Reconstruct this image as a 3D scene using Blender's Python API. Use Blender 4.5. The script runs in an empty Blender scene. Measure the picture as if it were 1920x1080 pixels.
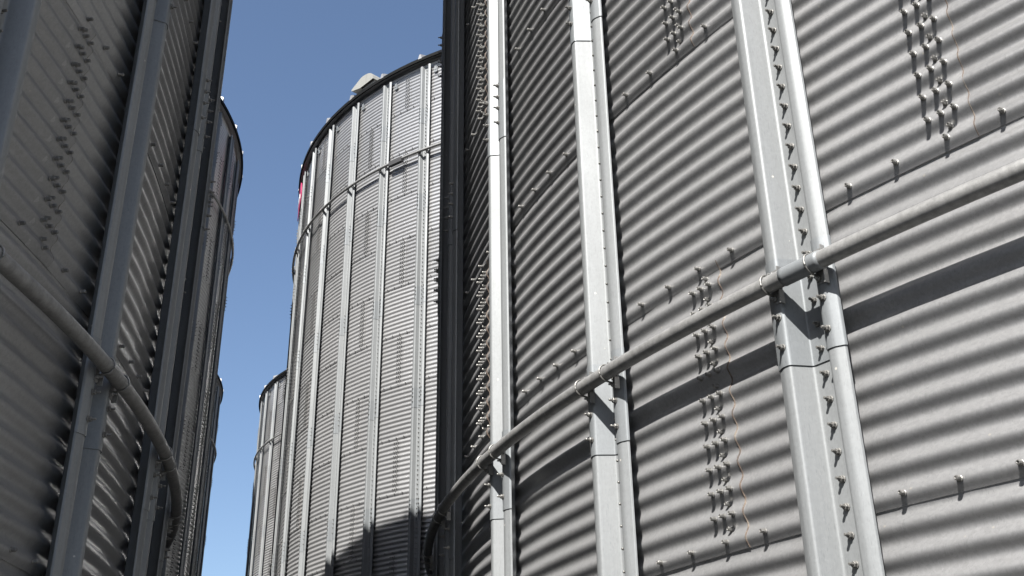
import bpy, math, random
import numpy as np
from mathutils import Matrix, Vector

random.seed(4)
RNG = np.random.default_rng(7)
scene = bpy.context.scene
COL = scene.collection
PI = math.pi

# ------------------------------------------------------------------ plant
ZC = 1.7                       # eye height above the ground
R = 8.3115                     # bin radius to the crest of the corrugation
NB = 45                        # stiffeners round a bin
DT = 2 * PI / NB
H = 1.118                      # height of a ring of wall sheets
PITCH = H / 12
AMP = 0.0102
EAVE = 15.80 + ZC
AZ, EL = math.radians(69.6), math.radians(47.0)
SUN = Vector((-math.cos(AZ) * math.cos(EL), -math.sin(AZ) * math.cos(EL), math.sin(EL)))


# ------------------------------------------------------------------ materials
def nodes(name):
    m = bpy.data.materials.new(name)
    m.use_nodes = True
    nt = m.node_tree
    nt.nodes.clear()
    out = nt.nodes.new('ShaderNodeOutputMaterial')
    b = nt.nodes.new('ShaderNodeBsdfPrincipled')
    nt.links.new(b.outputs[0], out.inputs[0])
    return m, nt, b


def N(nt, kind, **kw):
    n = nt.nodes.new(kind)
    for k, v in kw.items():
        if k in n.inputs:
            n.inputs[k].default_value = v
        else:
            setattr(n, k, v)
    return n


def ramp(nt, src, stops):
    r = nt.nodes.new('ShaderNodeValToRGB')
    nt.links.new(src, r.inputs[0])
    e = r.color_ramp.elements
    while len(e) < len(stops):
        e.new(0.5)
    for el, (p, c) in zip(e, stops):
        el.position = p
        el.color = (c, c, c, 1) if not isinstance(c, tuple) else (*c, 1)
    return r.outputs[0]


def noise(nt, co, scale, detail=4, rough=.55, stretch=None):
    if stretch:
        mp = N(nt, 'ShaderNodeMapping')
        mp.inputs['Scale'].default_value = stretch
        nt.links.new(co, mp.inputs[0])
        co = mp.outputs[0]
    n = N(nt, 'ShaderNodeTexNoise', Scale=scale, Detail=detail, Roughness=rough)
    nt.links.new(co, n.inputs['Vector'])
    return n.outputs['Fac']


def mul(nt, a, b, fac=1.0, mode='MULTIPLY'):
    m = nt.nodes.new('ShaderNodeMix')
    m.data_type = 'RGBA'
    m.blend_type = mode
    m.inputs[0].default_value = fac
    for s, i in ((a, 6), (b, 7)):
        if isinstance(s, tuple):
            m.inputs[i].default_value = (*s, 1)
        else:
            nt.links.new(s, m.inputs[i])
    return m.outputs[2]


def zinc(name, base, metallic, r0, r1, streak=.35, spangle=.10, bump=0.0, tint=False, speck=True, blotch=0.0):
    """hot-dip galvanised steel: spangle, rain streaks, dull patches, tiny specks"""
    m, nt, b = nodes(name)
    co = N(nt, 'ShaderNodeTexCoord').outputs['Object']
    col = base
    big = noise(nt, co, 1.3, 3, .6)
    col = mul(nt, col, ramp(nt, big, [(.3, 1 - .12), (.7, 1.0)]))
    st = noise(nt, co, 1.0, 5, .65, (26, 26, 1.1))
    col = mul(nt, col, ramp(nt, st, [(.30, 1 - streak), (.55, 1.0)]))
    fl = noise(nt, co, 1.0, 3, .7, (300, 300, 30))
    col = mul(nt, col, ramp(nt, fl, [(.30, .80), (.44, 1.0), (.66, 1.0), (.74, 1.22)]))
    v = N(nt, 'ShaderNodeTexVoronoi', Scale=95.0)
    nt.links.new(co, v.inputs['Vector'])
    sp = N(nt, 'ShaderNodeSeparateColor')
    nt.links.new(v.outputs['Color'], sp.inputs[0])
    col = mul(nt, col, ramp(nt, sp.outputs[0], [(0, 1 - spangle), (1, 1.0)]))
    if speck:
        v2 = N(nt, 'ShaderNodeTexVoronoi', Scale=9.0)
        nt.links.new(co, v2.inputs['Vector'])
        k = ramp(nt, v2.outputs['Distance'], [(.030, .75), (.05, 0.0)])
        mx = nt.nodes.new('ShaderNodeMix')
        mx.data_type = 'RGBA'
        nt.links.new(k, mx.inputs[0])
        nt.links.new(col, mx.inputs[6])
        mx.inputs[7].default_value = (.42, .40, .36, 1)
        col = mx.outputs[2]
    if blotch:
        bl = noise(nt, co, 30.0, 5, .7)
        col = mul(nt, col, ramp(nt, bl, [(.40, 1 - blotch), (.58, 1.0)]))
    if tint:
        at = N(nt, 'ShaderNodeAttribute', attribute_name='sheet')
        col = mul(nt, col, ramp(nt, at.outputs['Fac'], [(0, .80), (1, 1.0)]))
    nt.links.new(col, b.inputs['Base Color'])
    b.inputs['Metallic'].default_value = metallic
    b.inputs['Specular IOR Level'].default_value = .22
    rr = N(nt, 'ShaderNodeMapRange')
    nt.links.new(big, rr.inputs[0])
    rr.inputs[1].default_value, rr.inputs[2].default_value = .3, .7
    rr.inputs[3].default_value, rr.inputs[4].default_value = r1, r0
    nt.links.new(rr.outputs[0], b.inputs['Roughness'])
    if bump:
        bn = noise(nt, co, 38.0, 3, .55)
        bp = N(nt, 'ShaderNodeBump', Strength=.6, Distance=bump)
        nt.links.new(bn, bp.inputs['Height'])
        nt.links.new(bp.outputs[0], b.inputs['Normal'])
    return m


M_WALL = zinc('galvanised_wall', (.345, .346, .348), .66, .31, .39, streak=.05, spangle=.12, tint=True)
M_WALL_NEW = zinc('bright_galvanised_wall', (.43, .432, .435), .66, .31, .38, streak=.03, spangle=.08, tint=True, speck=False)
M_STIFF = zinc('galvanised_section', (.176, .184, .187), .25, .50, .58, streak=.10, spangle=.07)
M_SPLICE = zinc('galvanised_splice', (.160, .170, .176), .3, .46, .56, streak=.08, spangle=.07)
M_PIPE = zinc('galvanised_pipe', (.25, .25, .245), .45, .42, .58, streak=.22, spangle=.1, bump=.0006, blotch=.18)
M_BOLT = zinc('zinc_plated_bolt', (.22, .216, .205), .7, .40, .50, streak=.1, spangle=.2, speck=False)
M_BOLT_SHADED = zinc('shadow_toned_bolt', (.17, .168, .162), .5, .5, .6, streak=.1, spangle=.1, speck=False)  # far bolts: colour darkened to stand in for the shadows they cast
M_ROOF = zinc('galvanised_roof', (.30, .30, .30), .5, .36, .48, streak=.15)
M_VENT = zinc('weathered_vent', (.215, .215, .20), .1, .55, .65, streak=.12, speck=False)


def plain(name, c, rough=.6, metallic=0.0, n1=8.0, var=.3, bump=0.0):
    m, nt, b = nodes(name)
    co = N(nt, 'ShaderNodeTexCoord').outputs['Object']
    f = noise(nt, co, n1, 5, .6)
    col = mul(nt, c, ramp(nt, f, [(.3, 1 - var), (.7, 1.0)]))
    nt.links.new(col, b.inputs['Base Color'])
    b.inputs['Roughness'].default_value = rough
    b.inputs['Metallic'].default_value = metallic
    if bump:
        bp = N(nt, 'ShaderNodeBump', Strength=.7, Distance=bump)
        nt.links.new(f, bp.inputs['Height'])
        nt.links.new(bp.outputs[0], b.inputs['Normal'])
    return m


def rust_edge():
    m, nt, b = nodes('rusty_cut_edge')
    co = N(nt, 'ShaderNodeTexCoord').outputs['Object']
    f = noise(nt, co, 16.0, 4, .65)
    f2 = noise(nt, co, 90.0, 3, .6)
    col = ramp(nt, f, [(.36, (.045, .034, .028)), (.50, (.080, .056, .041)), (.62, (.14, .115, .09)), (.75, (.23, .22, .20))])
    col = mul(nt, col, ramp(nt, f2, [(.3, .45), (.65, 1.0)]))
    nt.links.new(col, b.inputs['Base Color'])
    b.inputs['Roughness'].default_value = .85
    return m


M_RUST = rust_edge()
M_DARK = plain('black_sealant', (.015, .015, .016), .7)
M_RIM = plain('dark_eave_trim', (.006, .0065, .0065), .75)
M_RIM.node_tree.nodes['Principled BSDF'].inputs['Specular IOR Level'].default_value = .08
M_RED = plain('magenta_paint', (.30, .018, .07), .45, 0, 3.0, .12)
M_WHITE = plain('white_paint', (.55, .55, .54), .5, 0, 3.0, .1)
M_GROUND = plain('gravel', (.04, .039, .037), .95, 0, 14.0, .5, .03)


# ------------------------------------------------------------------ helpers
def link(o, parent=None):
    COL.objects.link(o)
    if parent is not None:
        o.parent = parent
    return o


def empty(name, loc, label, cat, group=None):
    o = bpy.data.objects.new(name, None)
    link(o)
    o.location = loc
    o['label'] = label
    o['category'] = cat
    if group:
        o['group'] = group
    return o


def mesh_np(name, verts, faces, mats, smooth=True, fmat=None, attr=None):
    """verts (n,3); faces: list of int arrays each (m,k)"""
    me = bpy.data.meshes.new(name)
    verts = np.asarray(verts, np.float32)
    loops, starts, tot = [], [], 0
    for f in faces:
        f = np.asarray(f, np.int32)
        if len(f) == 0:
            continue
        k = f.shape[1]
        loops.append(f.ravel())
        starts.append(tot + k * np.arange(len(f)))
        tot += f.size
    loops = np.concatenate(loops)
    starts = np.concatenate(starts).astype(np.int32)
    me.vertices.add(len(verts))
    me.vertices.foreach_set('co', verts.ravel())
    me.loops.add(len(loops))
    me.loops.foreach_set('vertex_index', loops)
    me.polygons.add(len(starts))
    me.polygons.foreach_set('loop_start', starts)
    if isinstance(smooth, np.ndarray):
        me.polygons.foreach_set('use_smooth', smooth)
    else:
        me.polygons.foreach_set('use_smooth', np.full(len(starts), smooth))
    for m in mats:
        me.materials.append(m)
    if fmat is not None:
        me.polygons.foreach_set('material_index', np.asarray(fmat, np.int32))
    if attr is not None:
        a = me.attributes.new('sheet', 'FLOAT', 'POINT')
        a.data.foreach_set('value', np.asarray(attr, np.float32))
    me.update(calc_edges=True)
    me.validate()
    return me


def obj(name, me, parent=None):
    return link(bpy.data.objects.new(name, me), parent)


class MB:
    """collects simple solids into one mesh"""
    def __init__(s):
        s.v, s.f, s.m = [], {}, []
        s.n = 0
        s.fl = []

    def add(s, v, f, mi=0, smooth=False):
        v = np.asarray(v, float)
        for q in f:
            s.fl.append((tuple(i + s.n for i in q), mi, smooth))
        s.v.append(v)
        s.n += len(v)

    def box(s, c, h, M=None, mi=0):
        x, y, z = h
        v = np.array([[a * x, b * y, d * z] for d in (-1, 1) for b in (-1, 1) for a in (-1, 1)])
        if M is not None:
            v = v @ np.array(M).T
        s.add(v + np.array(c), [(0, 2, 3, 1), (4, 5, 7, 6), (0, 1, 5, 4), (2, 6, 7, 3), (0, 4, 6, 2), (1, 3, 7, 5)], mi)

    def lathe(s, prof, n, M=None, c=(0, 0, 0), mi=0, smooth=False, rot=0.0):
        """prof [(r, h)] about the local x axis (h along x), closed at the last ring"""
        a = rot + np.arange(n) * 2 * PI / n
        v = []
        for r, h in prof:
            v += [[h, r * math.cos(t), r * math.sin(t)] for t in a]
        f = []
        for i in range(len(prof) - 1):
            for j in range(n):
                k = (j + 1) % n
                f.append((i * n + j, i * n + k, (i + 1) * n + k, (i + 1) * n + j))
        v = np.array(v)
        if M is not None:
            v = v @ np.array(M).T
        s.add(v + np.array(c), f, mi, smooth)
        s.add(v[-n:] + np.array(c), [tuple(range(n))], mi)

    def tube(s, pts, r, n=8, mi=0):
        pts = np.asarray(pts, float)
        v = []
        for i, p in enumerate(pts):
            t = pts[min(i + 1, len(pts) - 1)] - pts[max(i - 1, 0)]
            t /= np.linalg.norm(t)
            a = np.array([0, 0, 1.0]) if abs(t[2]) < .9 else np.array([1.0, 0, 0])
            u = np.cross(a, t)
            u /= np.linalg.norm(u)
            w = np.cross(t, u)
            for j in range(n):
                q = 2 * PI * j / n
                v.append(p + r * (math.cos(q) * u + math.sin(q) * w))
        f = []
        for i in range(len(pts) - 1):
            for j in range(n):
                k = (j + 1) % n
                f.append((i * n + j, i * n + k, (i + 1) * n + k, (i + 1) * n + j))
        f.append(tuple(range(n))[::-1])
        L = (len(pts) - 1) * n
        f.append(tuple(range(L, L + n)))
        s.add(v, f, mi, True)

    def mesh(s, name, mats):
        me = bpy.data.meshes.new(name)
        v = np.concatenate(s.v)
        me.from_pydata(v.tolist(), [], [q[0] for q in s.fl])
        me.polygons.foreach_set('material_index', [q[1] for q in s.fl])
        me.polygons.foreach_set('use_smooth', [q[2] for q in s.fl])
        for m in mats:
            me.materials.append(m)
        me.update()
        return me


# local frame on a bin: x outward, y counter-clockwise tangent, z up
def frame(phi, r, z, u=0.0):
    c, s = math.cos(phi), math.sin(phi)
    return Matrix(((c, -s, 0, r * c - u * s), (s, c, 0, r * s + u * c), (0, 0, 1, z), (0, 0, 0, 1)))


# ------------------------------------------------------------------ stiffener section (half, then mirrored)
def fillet(pts, rad, n=4):
    out = [pts[0]]
    for i in range(1, len(pts) - 1):
        p0, p, p1 = (np.array(q, float) for q in pts[i - 1:i + 2])
        a, b = p0 - p, p1 - p
        la, lb = np.linalg.norm(a), np.linalg.norm(b)
        a, b = a / la, b / lb
        d = min(rad, la * .45, lb * .45)
        for t in np.linspace(0, 1, n + 1):
            q = (1 - t) ** 2 * (p + a * d) + 2 * t * (1 - t) * p + t * t * (p + b * d)
            out.append(tuple(q))
    out.append(pts[-1])
    return out


def section(off=0.0):
    half = [(0, .003), (.044, .003), (.083, .083), (.112, .083), (.143, .067), (.1455, .059)]
    full = [(-u, d) for u, d in half[:0:-1]] + half
    full = fillet(full, .010)
    if off:
        p = np.array(full)
        t = np.gradient(p, axis=0)
        t /= np.linalg.norm(t, axis=1)[:, None]
        p = p + off * np.stack([-t[:, 1], t[:, 0]], 1)
        full = [tuple(q) for q in p]
    return full


def extrude_section(name, z0, z1, off, th, mat, nz=2, lift=0.0):
    """thin folded plate: outer skin, inner skin, ends and edges"""
    o = np.array(section(off))
    i = np.array(section(off - th))
    zs = np.linspace(z0, z1, nz)
    n = len(o)
    V = []
    for P in (o, i):
        for z in zs:
            V += [(d, u, z) for u, d in P]
    F, S = [], []
    for s in (0, 1):
        b = s * n * nz
        for k in range(nz - 1):
            for j in range(n - 1):
                q = (b + k * n + j, b + k * n + j + 1, b + (k + 1) * n + j + 1, b + (k + 1) * n + j)
                F.append(q if s == 0 else q[::-1])
                S.append(True)
    nv = len(V)
    ends = []
    for k, flip in ((0, True), (nz - 1, False)):
        for j in range(n - 1):
            q = (k * n + j, k * n + j + 1, n * nz + k * n + j + 1, n * nz + k * n + j)
            ends.append((q, flip))
    for j, flip in ((0, False), (n - 1, True)):
        for k in range(nz - 1):
            q = (k * n + j, n * nz + k * n + j, n * nz + (k + 1) * n + j, (k + 1) * n + j)
            ends.append((q, flip))
    V = np.array(V)
    ev, ef = [], []
    for q, flip in ends:
        b = nv + len(ev)
        ev += [V[t] for t in q]
        ef.append((b, b + 1, b + 2, b + 3))
    V = np.concatenate([V, np.array(ev)])
    allf = np.array(F + ef)
    sm = np.array(S + [False] * len(ef))
    return mesh_np(name, V, [allf], [mat], sm)


# ------------------------------------------------------------------ wall of corrugated sheets
def seam_bays(t, s0):
    if t == -2:
        return 1 if s0 == 0 else 1
    return (s0 + (0 if t % 2 == 0 else 2)) % 3


def wall_mesh(mat, L0, top, phi0, s0, cam_phi, fine, per_pitch_near, cols_near, zmax_fine):
    """rings of three-bay sheets; every sheet laps over the next one and over the ring below"""
    VV, FF, FM, AT, SM = [], [], [], [], []
    base = 0
    t0 = int(math.floor((0.0 - L0) / H)) - 1
    t1 = int(math.ceil((top - L0) / H))
    for t in range(t0, t1):
        zl, zh = L0 + t * H, min(L0 + (t + 1) * H, top)
        if zh < .3:
            continue
        for s in range(NB // 3):
            b0 = seam_bays(t, s0) + 3 * s + .52
            bl, br = b0 - .085, b0 + 3 + .083
            mid = phi0 + (b0 + 1.5) * DT
            near = math.cos(mid - cam_phi) > -.05
            fine_t = near and zl < zmax_fine
            pp = per_pitch_near if fine_t else 6
            nc = (cols_near if fine_t else 4) * 3 if near else 6
            nz = int(round((zh - zl + .036) / PITCH * pp)) + 1
            z = np.linspace(zl - .036, zh, nz)
            bb = np.linspace(bl, br - .003, nc + 1)
            bb = np.append(bb, br)
            fu = (bb - bl) / (br - bl)
            wob = RNG.normal(0, .0007, 2)
            offu = fu * .0030 + (fu > .97) * .0006
            offz = .0036 * (1 - (z - zl) / H)
            wave = -AMP + AMP * np.cos(2 * PI * (z - L0) / PITCH)
            rr = R - .0085 + wave[:, None] + offz[:, None] + offu[None, :]
            rr = rr + .0012 * np.sin(bb * 7.0 + 1.7 * s + t)[None, :] + wob[0]
            ph = phi0 + bb * DT
            zz = np.repeat(z[:, None], len(bb), 1)
            zz = zz + .0015 * np.sin(bb * 3.1 + t * 2 + s)[None, :]
            X = np.stack([rr * np.cos(ph), rr * np.sin(ph), zz], -1)
            nr, ncol = X.shape[:2]
            VV.append(X.reshape(-1, 3))
            i = np.arange(nr - 1)[:, None] * ncol + np.arange(ncol - 1)[None, :] + base
            q = np.stack([i, i + 1, i + ncol + 1, i + ncol], -1)
            fm = np.zeros(q.shape[:2], int)
            FF.append(q.reshape(-1, 4))
            FM.append(fm.ravel())
            SM.append(np.ones(fm.size, bool))
            val = RNG.random()
            AT.append(np.full(nr * ncol, val))
            base += nr * ncol
            if near:
                # cut edge on the seam side (rusty) and the bottom edge
                e0 = X[:, -1]
                dirs = np.stack([np.cos(ph[-1:]), np.sin(ph[-1:]), [0.0]], -1)
                e1 = e0 - dirs * .0042
                e2 = X[:, -1] + 0
                VV.append(np.concatenate([e2, e1]))
                i = np.arange(nr - 1) + base
                FF.append(np.stack([i, i + nr, i + nr + 1, i + 1], -1))
                FM.append(np.ones(nr - 1, int))
                SM.append(np.zeros(nr - 1, bool))
                AT.append(np.full(2 * nr, val))
                base += 2 * nr
                d0 = X[0]
                rad = np.stack([np.cos(ph), np.sin(ph), 0 * ph], -1)
                VV.append(np.concatenate([d0, d0 - rad * .005]))
                i = np.arange(ncol - 1) + base
                FF.append(np.stack([i, i + ncol, i + ncol + 1, i + 1], -1))
                FM.append(np.zeros(ncol - 1, int))
                SM.append(np.zeros(ncol - 1, bool))
                AT.append(np.full(2 * ncol, val))
                base += 2 * ncol
    return mesh_np('wall', np.concatenate(VV), [np.concatenate(FF)], [mat, M_RUST], np.concatenate(SM),
                   np.concatenate(FM), np.concatenate(AT))


def edge_strip_mesh(L0, t, bay, phi0):
    """the thin rusted lip of one vertical sheet seam"""
    z = np.linspace(L0 + t * H - .035, L0 + (t + 1) * H - .001, 150)
    b = bay + .52 + .083
    wave = -AMP + AMP * np.cos(2 * PI * (z - L0) / PITCH)
    offz = .0036 * (1 - (z - L0 - t * H) / H)
    r = R - .0085 + wave + offz + .0030 + .0012
    jit = RNG.normal(0, 1, len(z))
    jit = np.convolve(jit, np.ones(5) / 5, 'same') * .0016
    w = .0010 + np.abs(np.convolve(RNG.normal(0, 1, len(z)), np.ones(7) / 7, 'same')) * .0035
    V, F = [], []
    for k in range(len(z)):
        for du, dr in ((-w[k], -.0015), (-w[k] * .5, .0008), (.0012 + jit[k], .0008), (.0018 + jit[k], -.0058)):
            p = phi0 + b * DT + du / R
            V.append(((r[k] + dr) * math.cos(p), (r[k] + dr) * math.sin(p), z[k]))
    for k in range(len(z) - 1):
        for j in range(3):
            a = k * 4 + j
            F.append((a, a + 1, a + 5, a + 4))
    return mesh_np('seam_edge', V, [np.array(F)], [M_RUST], True)


# ------------------------------------------------------------------ small hardware (local x = outward)
def bolt_mesh():
    m = MB()
    m.lathe([(.0106, 0.0), (.0106, .0026), (.0088, .0036)], 14, smooth=False)          # washer
    m.lathe([(.0080, .0036), (.0080, .0198), (.0068, .0220)], 8)                       # hexagon head
    m.lathe([(.0050, .0220), (.0044, .0232), (.0030, .0220)], 10)
    return m.mesh('bolt', [M_BOLT])


def nut_mesh():
    m = MB()
    m.lathe([(.0135, 0.0), (.0135, .003), (.0110, .004)], 12)
    m.lathe([(.0108, .003), (.0108, .0135), (.0095, .015)], 6)
    m.lathe([(.0056, .014), (.0056, .031), (.0044, .033)], 8, smooth=True)             # thread end
    return m.mesh('bolt', [M_BOLT])


BOLT, NUT = bolt_mesh(), nut_mesh()
RP, PR = .127, .0315            # ring pipe: radius offset of its axis, and its own radius


def ubolt_mesh():
    m = MB()
    pts = [(.088, 0, .041)]
    pts += [(RP + .036 * math.sin(a), 0, .037 * math.cos(a)) for a in np.linspace(-.1, PI + .1, 15)]
    pts += [(.088, 0, -.041)]
    m.tube(pts, .0042, 6)
    return m.mesh('u_bolt', [M_BOLT])


def bracket_mesh():
    """bent plate behind the pipe, with the two nuts that pull the U-bolt tight"""
    m = MB()
    m.box((.0885, .012, 0), (.0025, .020, .066))
    m.box((.098, .034, -.050), (.012, .0025, .026))
    m.box((.096, .034, .052), (.010, .0025, .018))
    for z in (.048, -.048):
        m.lathe([(.010, .0), (.010, .010), (.0085, .0115)], 6, c=(.091, 0, z))
        m.lathe([(.0048, .010), (.0048, .026)], 8, c=(.091, 0, z), smooth=True)
    return m.mesh('bracket', [M_PIPE])


def sleeve_mesh(length):
    m = MB()
    a = np.linspace(-length / 2, length / 2, 12)
    pts = [((R + RP) * math.cos(t / (R + RP)) - R, (R + RP) * math.sin(t / (R + RP)), 0) for t in a]
    m.tube(pts, PR + .0025, 20)
    return m.mesh('sleeve', [M_SPLICE])


UBOLT, BRACKET = ubolt_mesh(), bracket_mesh()
SLEEVE = sleeve_mesh(.17)


def ring_mesh(z):
    n, k = NB * 8, 16
    a = np.arange(n) * 2 * PI / n
    q = np.arange(k) * 2 * PI / k
    r = R + RP + PR * np.cos(q)[None, :]
    V = np.stack([r * np.cos(a)[:, None], r * np.sin(a)[:, None], np.repeat((z + PR * np.sin(q))[None, :], n, 0)], -1)
    i = np.arange(n)[:, None]
    j = np.arange(k)[None, :]
    f = np.stack([i * k + j, ((i + 1) % n) * k + j, ((i + 1) % n) * k + (j + 1) % k, i * k + (j + 1) % k], -1)
    return mesh_np('wind_ring', V.reshape(-1, 3), [f.reshape(-1, 4)], [M_PIPE], True)


def roof_mesh():
    """cone with an eave that overhangs the wall"""
    n = NB * 2
    a = np.arange(n) * 2 * PI / n
    prof = [(R + .004, EAVE - .030), (R + .135, EAVE - .026), (R + .150, EAVE - .026), (R + .150, EAVE - .016),
            (R + .13, EAVE), (R * .5, EAVE + (R * .5) * .50), (.4, EAVE + (R - .4) * .50)]
    V, F = [], []
    for r, z in prof:
        V += [(r * math.cos(t), r * math.sin(t), z) for t in a]
    for p in range(len(prof) - 1):
        for j in range(n):
            k = (j + 1) % n
            F.append((p * n + j, p * n + k, (p + 1) * n + k, (p + 1) * n + j))
    me = mesh_np('roof', V, [np.array(F)], [M_ROOF], False)
    return me


def cap_mesh():
    n = 24
    a = np.arange(n) * 2 * PI / n
    z = EAVE + (R - .4) * .50
    V = [(.45 * math.cos(t), .45 * math.sin(t), z - .03) for t in a] + [(.45 * math.cos(t), .45 * math.sin(t), z + .12) for t in a] + [(0, 0, z + .3)]
    F4 = [(j, (j + 1) % n, n + (j + 1) % n, n + j) for j in range(n)]
    F3 = [(n + j, n + (j + 1) % n, 2 * n) for j in range(n)]
    return mesh_np('roof_cap', V, [np.array(F4), np.array(F3)], [M_ROOF], False)


def rib_mesh():
    """standing seam of the roof; its open end shows over the eave.  local x outward, origin on the axis"""
    m = MB()
    x0, x1 = .5, R + .165
    zf = lambda x: EAVE + (R + .13 - x) * .50
    hw0, hw1, hh = .055, .018, .11
    V = []
    for x in (x0, x1):
        z = zf(x)
        k = .35 if x == x0 else 1
        V += [(x, -hw0 * k, z - .012), (x, hw0 * k, z - .012), (x, hw1 * k, z + hh * k), (x, -hw1 * k, z + hh * k)]
    m.add(V, [(0, 3, 2, 1), (4, 5, 6, 7), (0, 4, 7, 3), (1, 2, 6, 5), (2, 3, 7, 6), (0, 1, 5, 4)])
    return m.mesh('roof_rib', [M_ROOF])


def rim_mesh():
    n = NB * 4
    a = np.arange(n) * 2 * PI / n
    prof = [(R + .120, EAVE - .030), (R + .120, EAVE - .085), (R + .158, EAVE - .085), (R + .158, EAVE - .004), (R + .152, EAVE - .004)]
    V, F = [], []
    for r, z in prof:
        V += [(r * math.cos(t), r * math.sin(t), z) for t in a]
    for p in range(len(prof) - 1):
        for j in range(n):
            k = (j + 1) % n
            F.append((p * n + j, p * n + k, (p + 1) * n + k, (p + 1) * n + j))
    return mesh_np('eave_rim', V, [np.array(F)], [M_RIM], False)


ROOF, CAP, RIB, RIM = roof_mesh(), cap_mesh(), rib_mesh(), rim_mesh()
RING_CACHE = {}
STIFF = extrude_section('stiffener', .35, EAVE - .20, 0.0, .0032, M_STIFF, 2)
SPL_LEN = .418
SPLICE = extrude_section('splice_plate', 0.0, SPL_LEN, .0042, .0036, M_SPLICE, 2)


def eave_clip_mesh():
    m = MB()
    m.box((.02, 0, 0), (.012, .045, .05))
    m.box((.035, 0, .06), (.004, .03, .05))
    return m.mesh('eave_clip', [M_SPLICE])


CLIP = eave_clip_mesh()
CAMPOS = np.array([0, 0, ZC])
PITCHA, ROLL, FPX = .4568, .0171, 2041.6


def to_px(p):
    x, y, z = p - CAMPOS
    c, s = math.cos(PITCHA), math.sin(PITCHA)
    d = y * c + z * s
    if d <= .1:
        return None
    u, v = FPX * x / d, FPX * (-y * s + z * c) / d
    cr, sr = math.cos(ROLL), math.sin(ROLL)
    return 960 + u * cr - v * sr, 540 - (u * sr + v * cr), d


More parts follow.
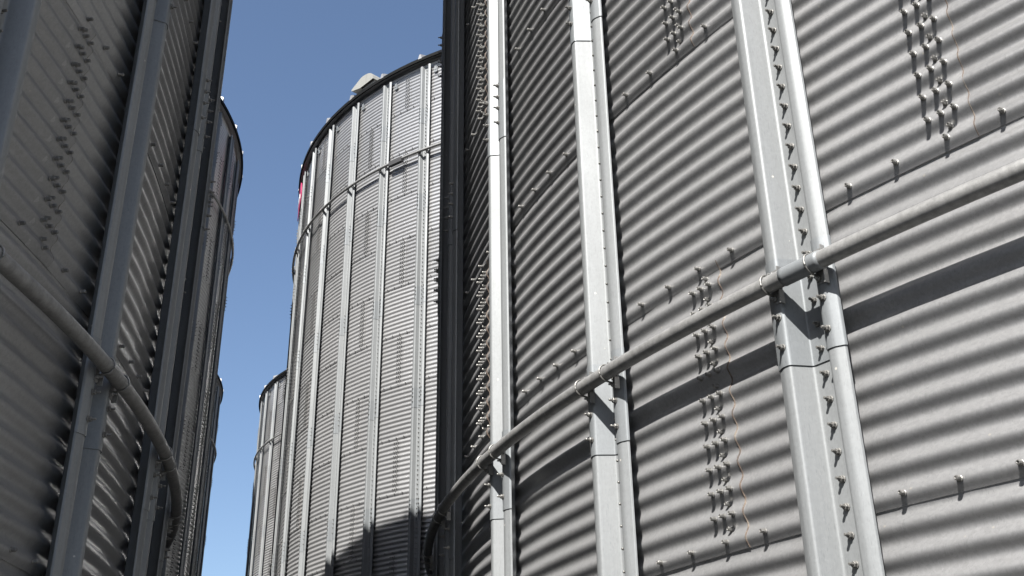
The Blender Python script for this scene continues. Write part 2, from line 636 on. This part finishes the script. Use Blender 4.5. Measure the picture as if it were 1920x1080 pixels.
# ------------------------------------------------------------------ one bin
def silo(label, X, Y, L0, phi0, s0, j_range, near, ring_zs, spl_k, bolt_z, sleeves=(), n_bolts=100):
    root = empty('grain_silo', (X, Y, 0), label, 'silo', 'corrugated steel grain silos in two rows')
    cam_phi = math.atan2(-Y, -X)
    top = EAVE - .03
    zf = 8.0 if near else 0.0
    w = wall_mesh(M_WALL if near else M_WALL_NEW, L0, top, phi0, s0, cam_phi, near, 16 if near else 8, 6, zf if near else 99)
    wall = obj('wall', w, root)
    bolts = []                                     # (matrix local to the bin, mesh)
    for j in range(*j_range):
        ph = phi0 + j * DT
        st = obj('stiffener', STIFF, root)
        st.matrix_basis = frame(ph, R, 0)
        for k in spl_k:
            z0 = L0 - .606 + 2 * H * k
            sp = obj('splice_plate', SPLICE, st)
            sp.location = (0, 0, z0)
            ringed = any(abs(z0 + .30 - rz) < .2 for rz in ring_zs)
            for sgn in (-1, 1):
                for dz in ((.07, .185) if ringed else (.12, .226, .306, .39)):
                    bolts.append((frame(ph, R + .087, z0 + dz, sgn * .1), NUT))
        n0 = int((bolt_z[0] - L0) / PITCH)
        n1 = int((bolt_z[1] - L0) / PITCH)
        for n in range(n0, n1):
            bolts.append((frame(ph, R + .0035, L0 + (n + .02) * PITCH, .004), NUT))
        t0, t1 = int(math.floor((bolt_z[0] - L0) / H)), int(math.ceil((bolt_z[1] - L0) / H))
        for t in range(t0, t1):
            for i in range(6):
                f = .02 + i / 6
                if f < .1 or f > .9:
                    continue
                bolts.append((frame(ph + f * DT, R - .0025, L0 + t * H), BOLT))
            if (j - seam_bays(t, s0)) % 3 == 0:
                for n in range(1, 12):
                    z = L0 + t * H + n * PITCH
                    if z > top - .2:
                        continue
                    for f in (.478, .520, .562):
                        bolts.append((frame(ph + f * DT, R - .0045 + .0036 * (1 - n / 12), z + .002), BOLT))
                    bolts.append((frame(ph + .532 * DT, R - .0045 + .0036 * (1 - n / 12) - 1.97 * AMP, z - .5 * PITCH), BOLT))
                bolts.append((frame(ph + .532 * DT, R - .0045 - 1.97 * AMP, L0 + t * H + 11.5 * PITCH), BOLT))
                if near:
                    obj('seam_edge', edge_strip_mesh(L0, t, j, phi0), wall)
    for z in ring_zs:
        key = round(z, 3)
        rg = obj('wind_ring', RING_CACHE.setdefault(key, ring_mesh(z)), root)
        for j in range(*j_range):
            for sgn in (-1, 1):
                fr = frame(phi0 + j * DT + sgn * .098 / R, R, z)
                ub = obj('u_bolt', UBOLT, rg)
                ub.matrix_basis = fr
                br = obj('bracket', BRACKET, rg)
                br.matrix_basis = fr
            if j in sleeves and z < 6:
                sl = obj('sleeve', SLEEVE, rg)
                sl.matrix_basis = frame(phi0 + j * DT + .06 / R, R, z)
    # the hundred bolts that show largest are parts of their own, the rest one mesh
    rank = []
    base = np.array([X, Y, 0])
    for M, me in bolts:
        p = np.array(M.translation) + base
        nrm = np.array([M[0][0], M[1][0], M[2][0]])
        q = to_px(p)
        face = nrm @ (CAMPOS - p)
        sc = 0
        if q and face > 0 and -10 < q[0] < 1930 and -10 < q[1] < 1090:
            sc = (face / np.linalg.norm(CAMPOS - p)) ** .3 / q[2]
        rank.append(sc)
    order = sorted(range(len(bolts)), key=lambda i: -rank[i])
    for i in order[:n_bolts]:
        M, me = bolts[i]
        b = obj('bolt', me, root)
        b.matrix_basis = M @ Matrix.Rotation(random.uniform(0, 1), 4, 'X')
    rest = [bolts[i] for i in order[n_bolts:]]
    if rest:
        VV, Q = [], {}
        base_n = 0
        cache = {}
        for M, me in rest:
            if me.name not in cache:
                vv = np.array([v.co for v in me.vertices])
                ff = {}
                for p in me.polygons:
                    ff.setdefault(len(p.vertices), []).append(tuple(p.vertices))
                cache[me.name] = (vv, {k: np.array(f) for k, f in ff.items()})
            vv, ff = cache[me.name]
            A = np.array(M)
            VV.append(vv @ A[:3, :3].T + A[:3, 3])
            for k, f in ff.items():
                Q.setdefault(k, []).append(f + base_n)
            base_n += len(vv)
        bm = mesh_np('bolt', np.concatenate(VV), [np.concatenate(f) for f in Q.values()], [M_BOLT if near else M_BOLT_SHADED], False)
        bo = obj('bolt', bm, root)
        bo['kind'] = 'stuff'
    roof = obj('roof', ROOF, root)
    obj('roof_cap', CAP, roof)
    obj('eave_rim', RIM, roof)
    for j in range(*j_range):
        rb = obj('roof_rib', RIB, roof)
        rb.matrix_basis = Matrix.Rotation(phi0 + (j - .08) * DT, 4, 'Z')
        if not near:
            c = obj('eave_clip', CLIP, roof)
            c.matrix_basis = frame(phi0 + (j + .22) * DT, R, EAVE - .40)
    return root


def Z(z):
    return z + ZC


LA = Z(2.0238)
silo('sunlit silo filling the right half, its grey pipe ring rising to the right', 7.783, 8.4267, LA,
     PI + .4929 - 2 * DT, 0, (-4, 10), True, (Z(1.7226), Z(13.26)), range(0, 3), (Z(-1.0), Z(6.0)), sleeves=(3,))
silo('shaded dark silo filling the left edge, nearest of the left row', -10.112, 3.992, Z(2.0206),
     .1702, 1, (-9, 7), True, (Z(1.7148), Z(13.26)), range(0, 3), (Z(-1.0), Z(6.5)))
LC = Z(12.4165) - 10 * H
silo('tall sunlit silo in the middle with a pale round hood on its roof edge', 2.4875, 27.26, LC,
     PI + 1.0207, 2, (-7, 5), False, (Z(1.72), Z(13.263)), range(1, 7), (Z(2.5), Z(15.6)), n_bolts=0)
silo('shaded silo behind the nearest left silo, only a dark curved sliver against the sky', -15.33, 22.55, LC,
     -.10, 1, (-5, 6), False, (Z(1.72), Z(13.263)), range(1, 7), (Z(2.5), Z(15.6)), n_bolts=0)
silo('small far sunlit silo with its eave low beside the tall middle silo', -2.322, 44.44, LC,
     PI + .59, 0, (-5, 6), False, (Z(1.72), Z(13.225)), range(1, 7), (Z(4), Z(15.6)), n_bolts=0)
silo('farthest shaded silo, a narrow dark strip at the end of the left row', -19.93, 39.12, LC,
     -.16, 2, (-4, 5), False, (Z(1.72), Z(13.225)), range(1, 7), (Z(4), Z(15.6)), n_bolts=0)

# ------------------------------------------------------------------ things on the middle silo
MID = np.array([2.4875, 27.26, 0])


def hood():
    """goose-neck exhaust hood on the roof edge, its mouth turned sideways along the eave"""
    t = empty('roof_vent', (0, 0, 0), 'pale half-round exhaust hood on the roof edge of the middle silo', 'roof vent')
    t.matrix_basis = Matrix.Translation(MID) @ frame(PI + .785, R - .06, EAVE + .19)
    arc = [(.38 * math.cos(q), .02 + .21 * math.sin(q)) for q in np.linspace(0, PI * .58, 12)]
    out = [(.40, -.05)] + arc + [(-.46, .055)]
    inn = [(-.44, .015), (-.10, -.07)]
    L = .21
    m = MB()
    n = len(out)
    V = [(x, y, z) for x in (-L, L) for y, z in out]
    m.add(V, [(j, j + 1, n + j + 1, n + j) for j in range(n - 1)], 0, True)
    obj('hood_shell', m.mesh('hood_shell', [M_VENT]), t)
    u = MB()
    lip = [out[-1]] + inn
    V = [(x, y, z) for x in (-L + .002, L - .002) for y, z in lip]
    u.add(V, [(j, j + 1, 3 + j + 1, 3 + j) for j in range(2)])
    obj('mouth', u.mesh('mouth', [M_VENT]), t)
    for x in (-L, L):
        s = MB()
        P = [(x, y, z) for y, z in out + inn]
        P2 = [(x * .97, y, z) for y, z in out + inn]
        k = len(P)
        s.add(P + P2, [tuple(range(k)), tuple(range(2 * k - 1, k - 1, -1))])
        obj('side_panel', s.mesh('side_panel', [M_VENT]), t)
    b = MB()
    b.box((-.02, .14, -.10), (.17, .22, .10))
    obj('base_collar', b.mesh('base_collar', [M_VENT]), t)


hood()


def emblem():
    t = empty('round_sign', (0, 0, 0), 'magenta round sign with a white mark high on the rim of the middle silo', 'sign')
    t.location = tuple(MID)
    ph0, zc, rad = PI + .252, Z(15.04), .52

    def bent(du, dz, r):
        p = ph0 + du / R
        return (r * math.cos(p), r * math.sin(p), zc + dz)
    n = 40
    V, F = [], []
    rr = R + .115
    for r in (rr, rr - .02):
        V.append(bent(0, 0, r))
        for ring in (.5, 1.0):
            V += [bent(rad * ring * math.cos(a), rad * ring * math.sin(a), r) for a in np.arange(n) * 2 * PI / n]
    m = MB()
    o2 = 1 + 2 * n
    for j in range(n):
        k = (j + 1) % n
        F += [(0, 1 + j, 1 + k), (1 + j, 1 + n + j, 1 + n + k, 1 + k), (o2, o2 + 1 + k, o2 + 1 + j),
              (o2 + 1 + j, o2 + 1 + k, o2 + 1 + n + k, o2 + 1 + n + j), (1 + n + j, o2 + 1 + n + j, o2 + 1 + n + k, 1 + n + k)]
    m.add(V, F)
    obj('disc', m.mesh('disc', [M_RED]), t)
    w = MB()
    pts = [(.02, .14), (.20, .02), (.26, .10), (.34, -.08), (.24, -.02), (.18, -.14), (.10, -.04), (-.1, -.20), (-.26, -.06), (-.16, .06)]
    V = [bent(u, z, rr + .012) for u, z in pts] + [bent(u, z, rr + .002) for u, z in pts]
    k = len(pts)
    w.add(V, [tuple(range(k))] + [(i, (i + 1) % k, k + (i + 1) % k, k + i) for i in range(k)])
    obj('white_mark', w.mesh('white_mark', [M_WHITE]), t)
    s = MB()
    for du in (-.3, .3):
        p0 = np.array(bent(du, 0, rr - .02))
        p1 = np.array(bent(du, 0, R + .01))
        s.tube([p0, p1], .012, 6)
    obj('stand_off', s.mesh('stand_off', [M_BOLT]), t)


emblem()


def plate_on_ring():
    m = MB()
    a = np.linspace(-.19, .19, 10)
    V = []
    for q in a:
        p = q / (R + RP)
        for dr, dz in ((PR + .010, .035), (PR + .010, -.085), (-PR - .01, -.085), (-PR - .01, .035)):
            r = R + RP + dr
            V.append((r * math.cos(p) - R, r * math.sin(p), dz))
    F = []
    for i in range(len(a) - 1):
        for j in range(4):
            k = (j + 1) % 4
            F.append((i * 4 + j, i * 4 + k, (i + 1) * 4 + k, (i + 1) * 4 + j))
    F += [(3, 2, 1, 0), (36, 37, 38, 39)]
    m.add(V, F)
    t = obj('pipe_wrap', m.mesh('pipe_wrap', [M_DARK]))
    t['label'] = 'black wrap hanging round the upper pipe ring of the middle silo'
    t['category'] = 'pipe wrap'
    t.matrix_basis = Matrix.Translation(MID) @ frame(PI + .934, R, Z(13.263))


plate_on_ring()

# ------------------------------------------------------------------ ground
g = MB()
g.add([(-3000, -3000, 0), (3000, -3000, 0), (3000, 3000, 0), (-3000, 3000, 0)], [(0, 1, 2, 3)])
go = obj('ground', g.mesh('ground', [M_GROUND]))
go['kind'] = 'structure'

# ------------------------------------------------------------------ sun, sky, camera
w = bpy.data.worlds.new('World')
scene.world = w
w.use_nodes = True
nt = w.node_tree
bg = nt.nodes['Background']
sky = nt.nodes.new('ShaderNodeTexSky')
sky.sky_type = 'NISHITA'
sky.sun_disc = False
sky.sun_elevation = EL
sky.sun_rotation = math.atan2(SUN.x, SUN.y)
sky.altitude = 300
sky.air_density = 1.0
sky.dust_density = 2.2
sky.ozone_density = 2.4
nt.links.new(sky.outputs[0], bg.inputs[0])
bg.inputs[1].default_value = .052
sl = bpy.data.lights.new('sun', 'SUN')
sl.energy = 5.0
sl.angle = math.radians(.53)
sl.color = (1, .968, .925)
so = link(bpy.data.objects.new('sun', sl))
so.rotation_mode = 'QUATERNION'
so.rotation_quaternion = SUN.to_track_quat('Z', 'Y')
so.location = (-20, -40, 50)

cd = bpy.data.cameras.new('camera')
cam = link(bpy.data.objects.new('camera', cd))
cd.sensor_width = 36
cd.lens = 36 * FPX / 1920
cd.clip_end = 8000
cam.matrix_world = Matrix.Translation((0, 0, ZC)) @ Matrix.Rotation(PI / 2 + PITCHA, 4, 'X') @ Matrix.Rotation(-ROLL, 4, 'Z')
scene.camera = cam
vs = scene.view_settings
vs.view_transform = 'Standard'
vs.look = 'None'
vs.exposure = 1.75
vs.gamma = 1
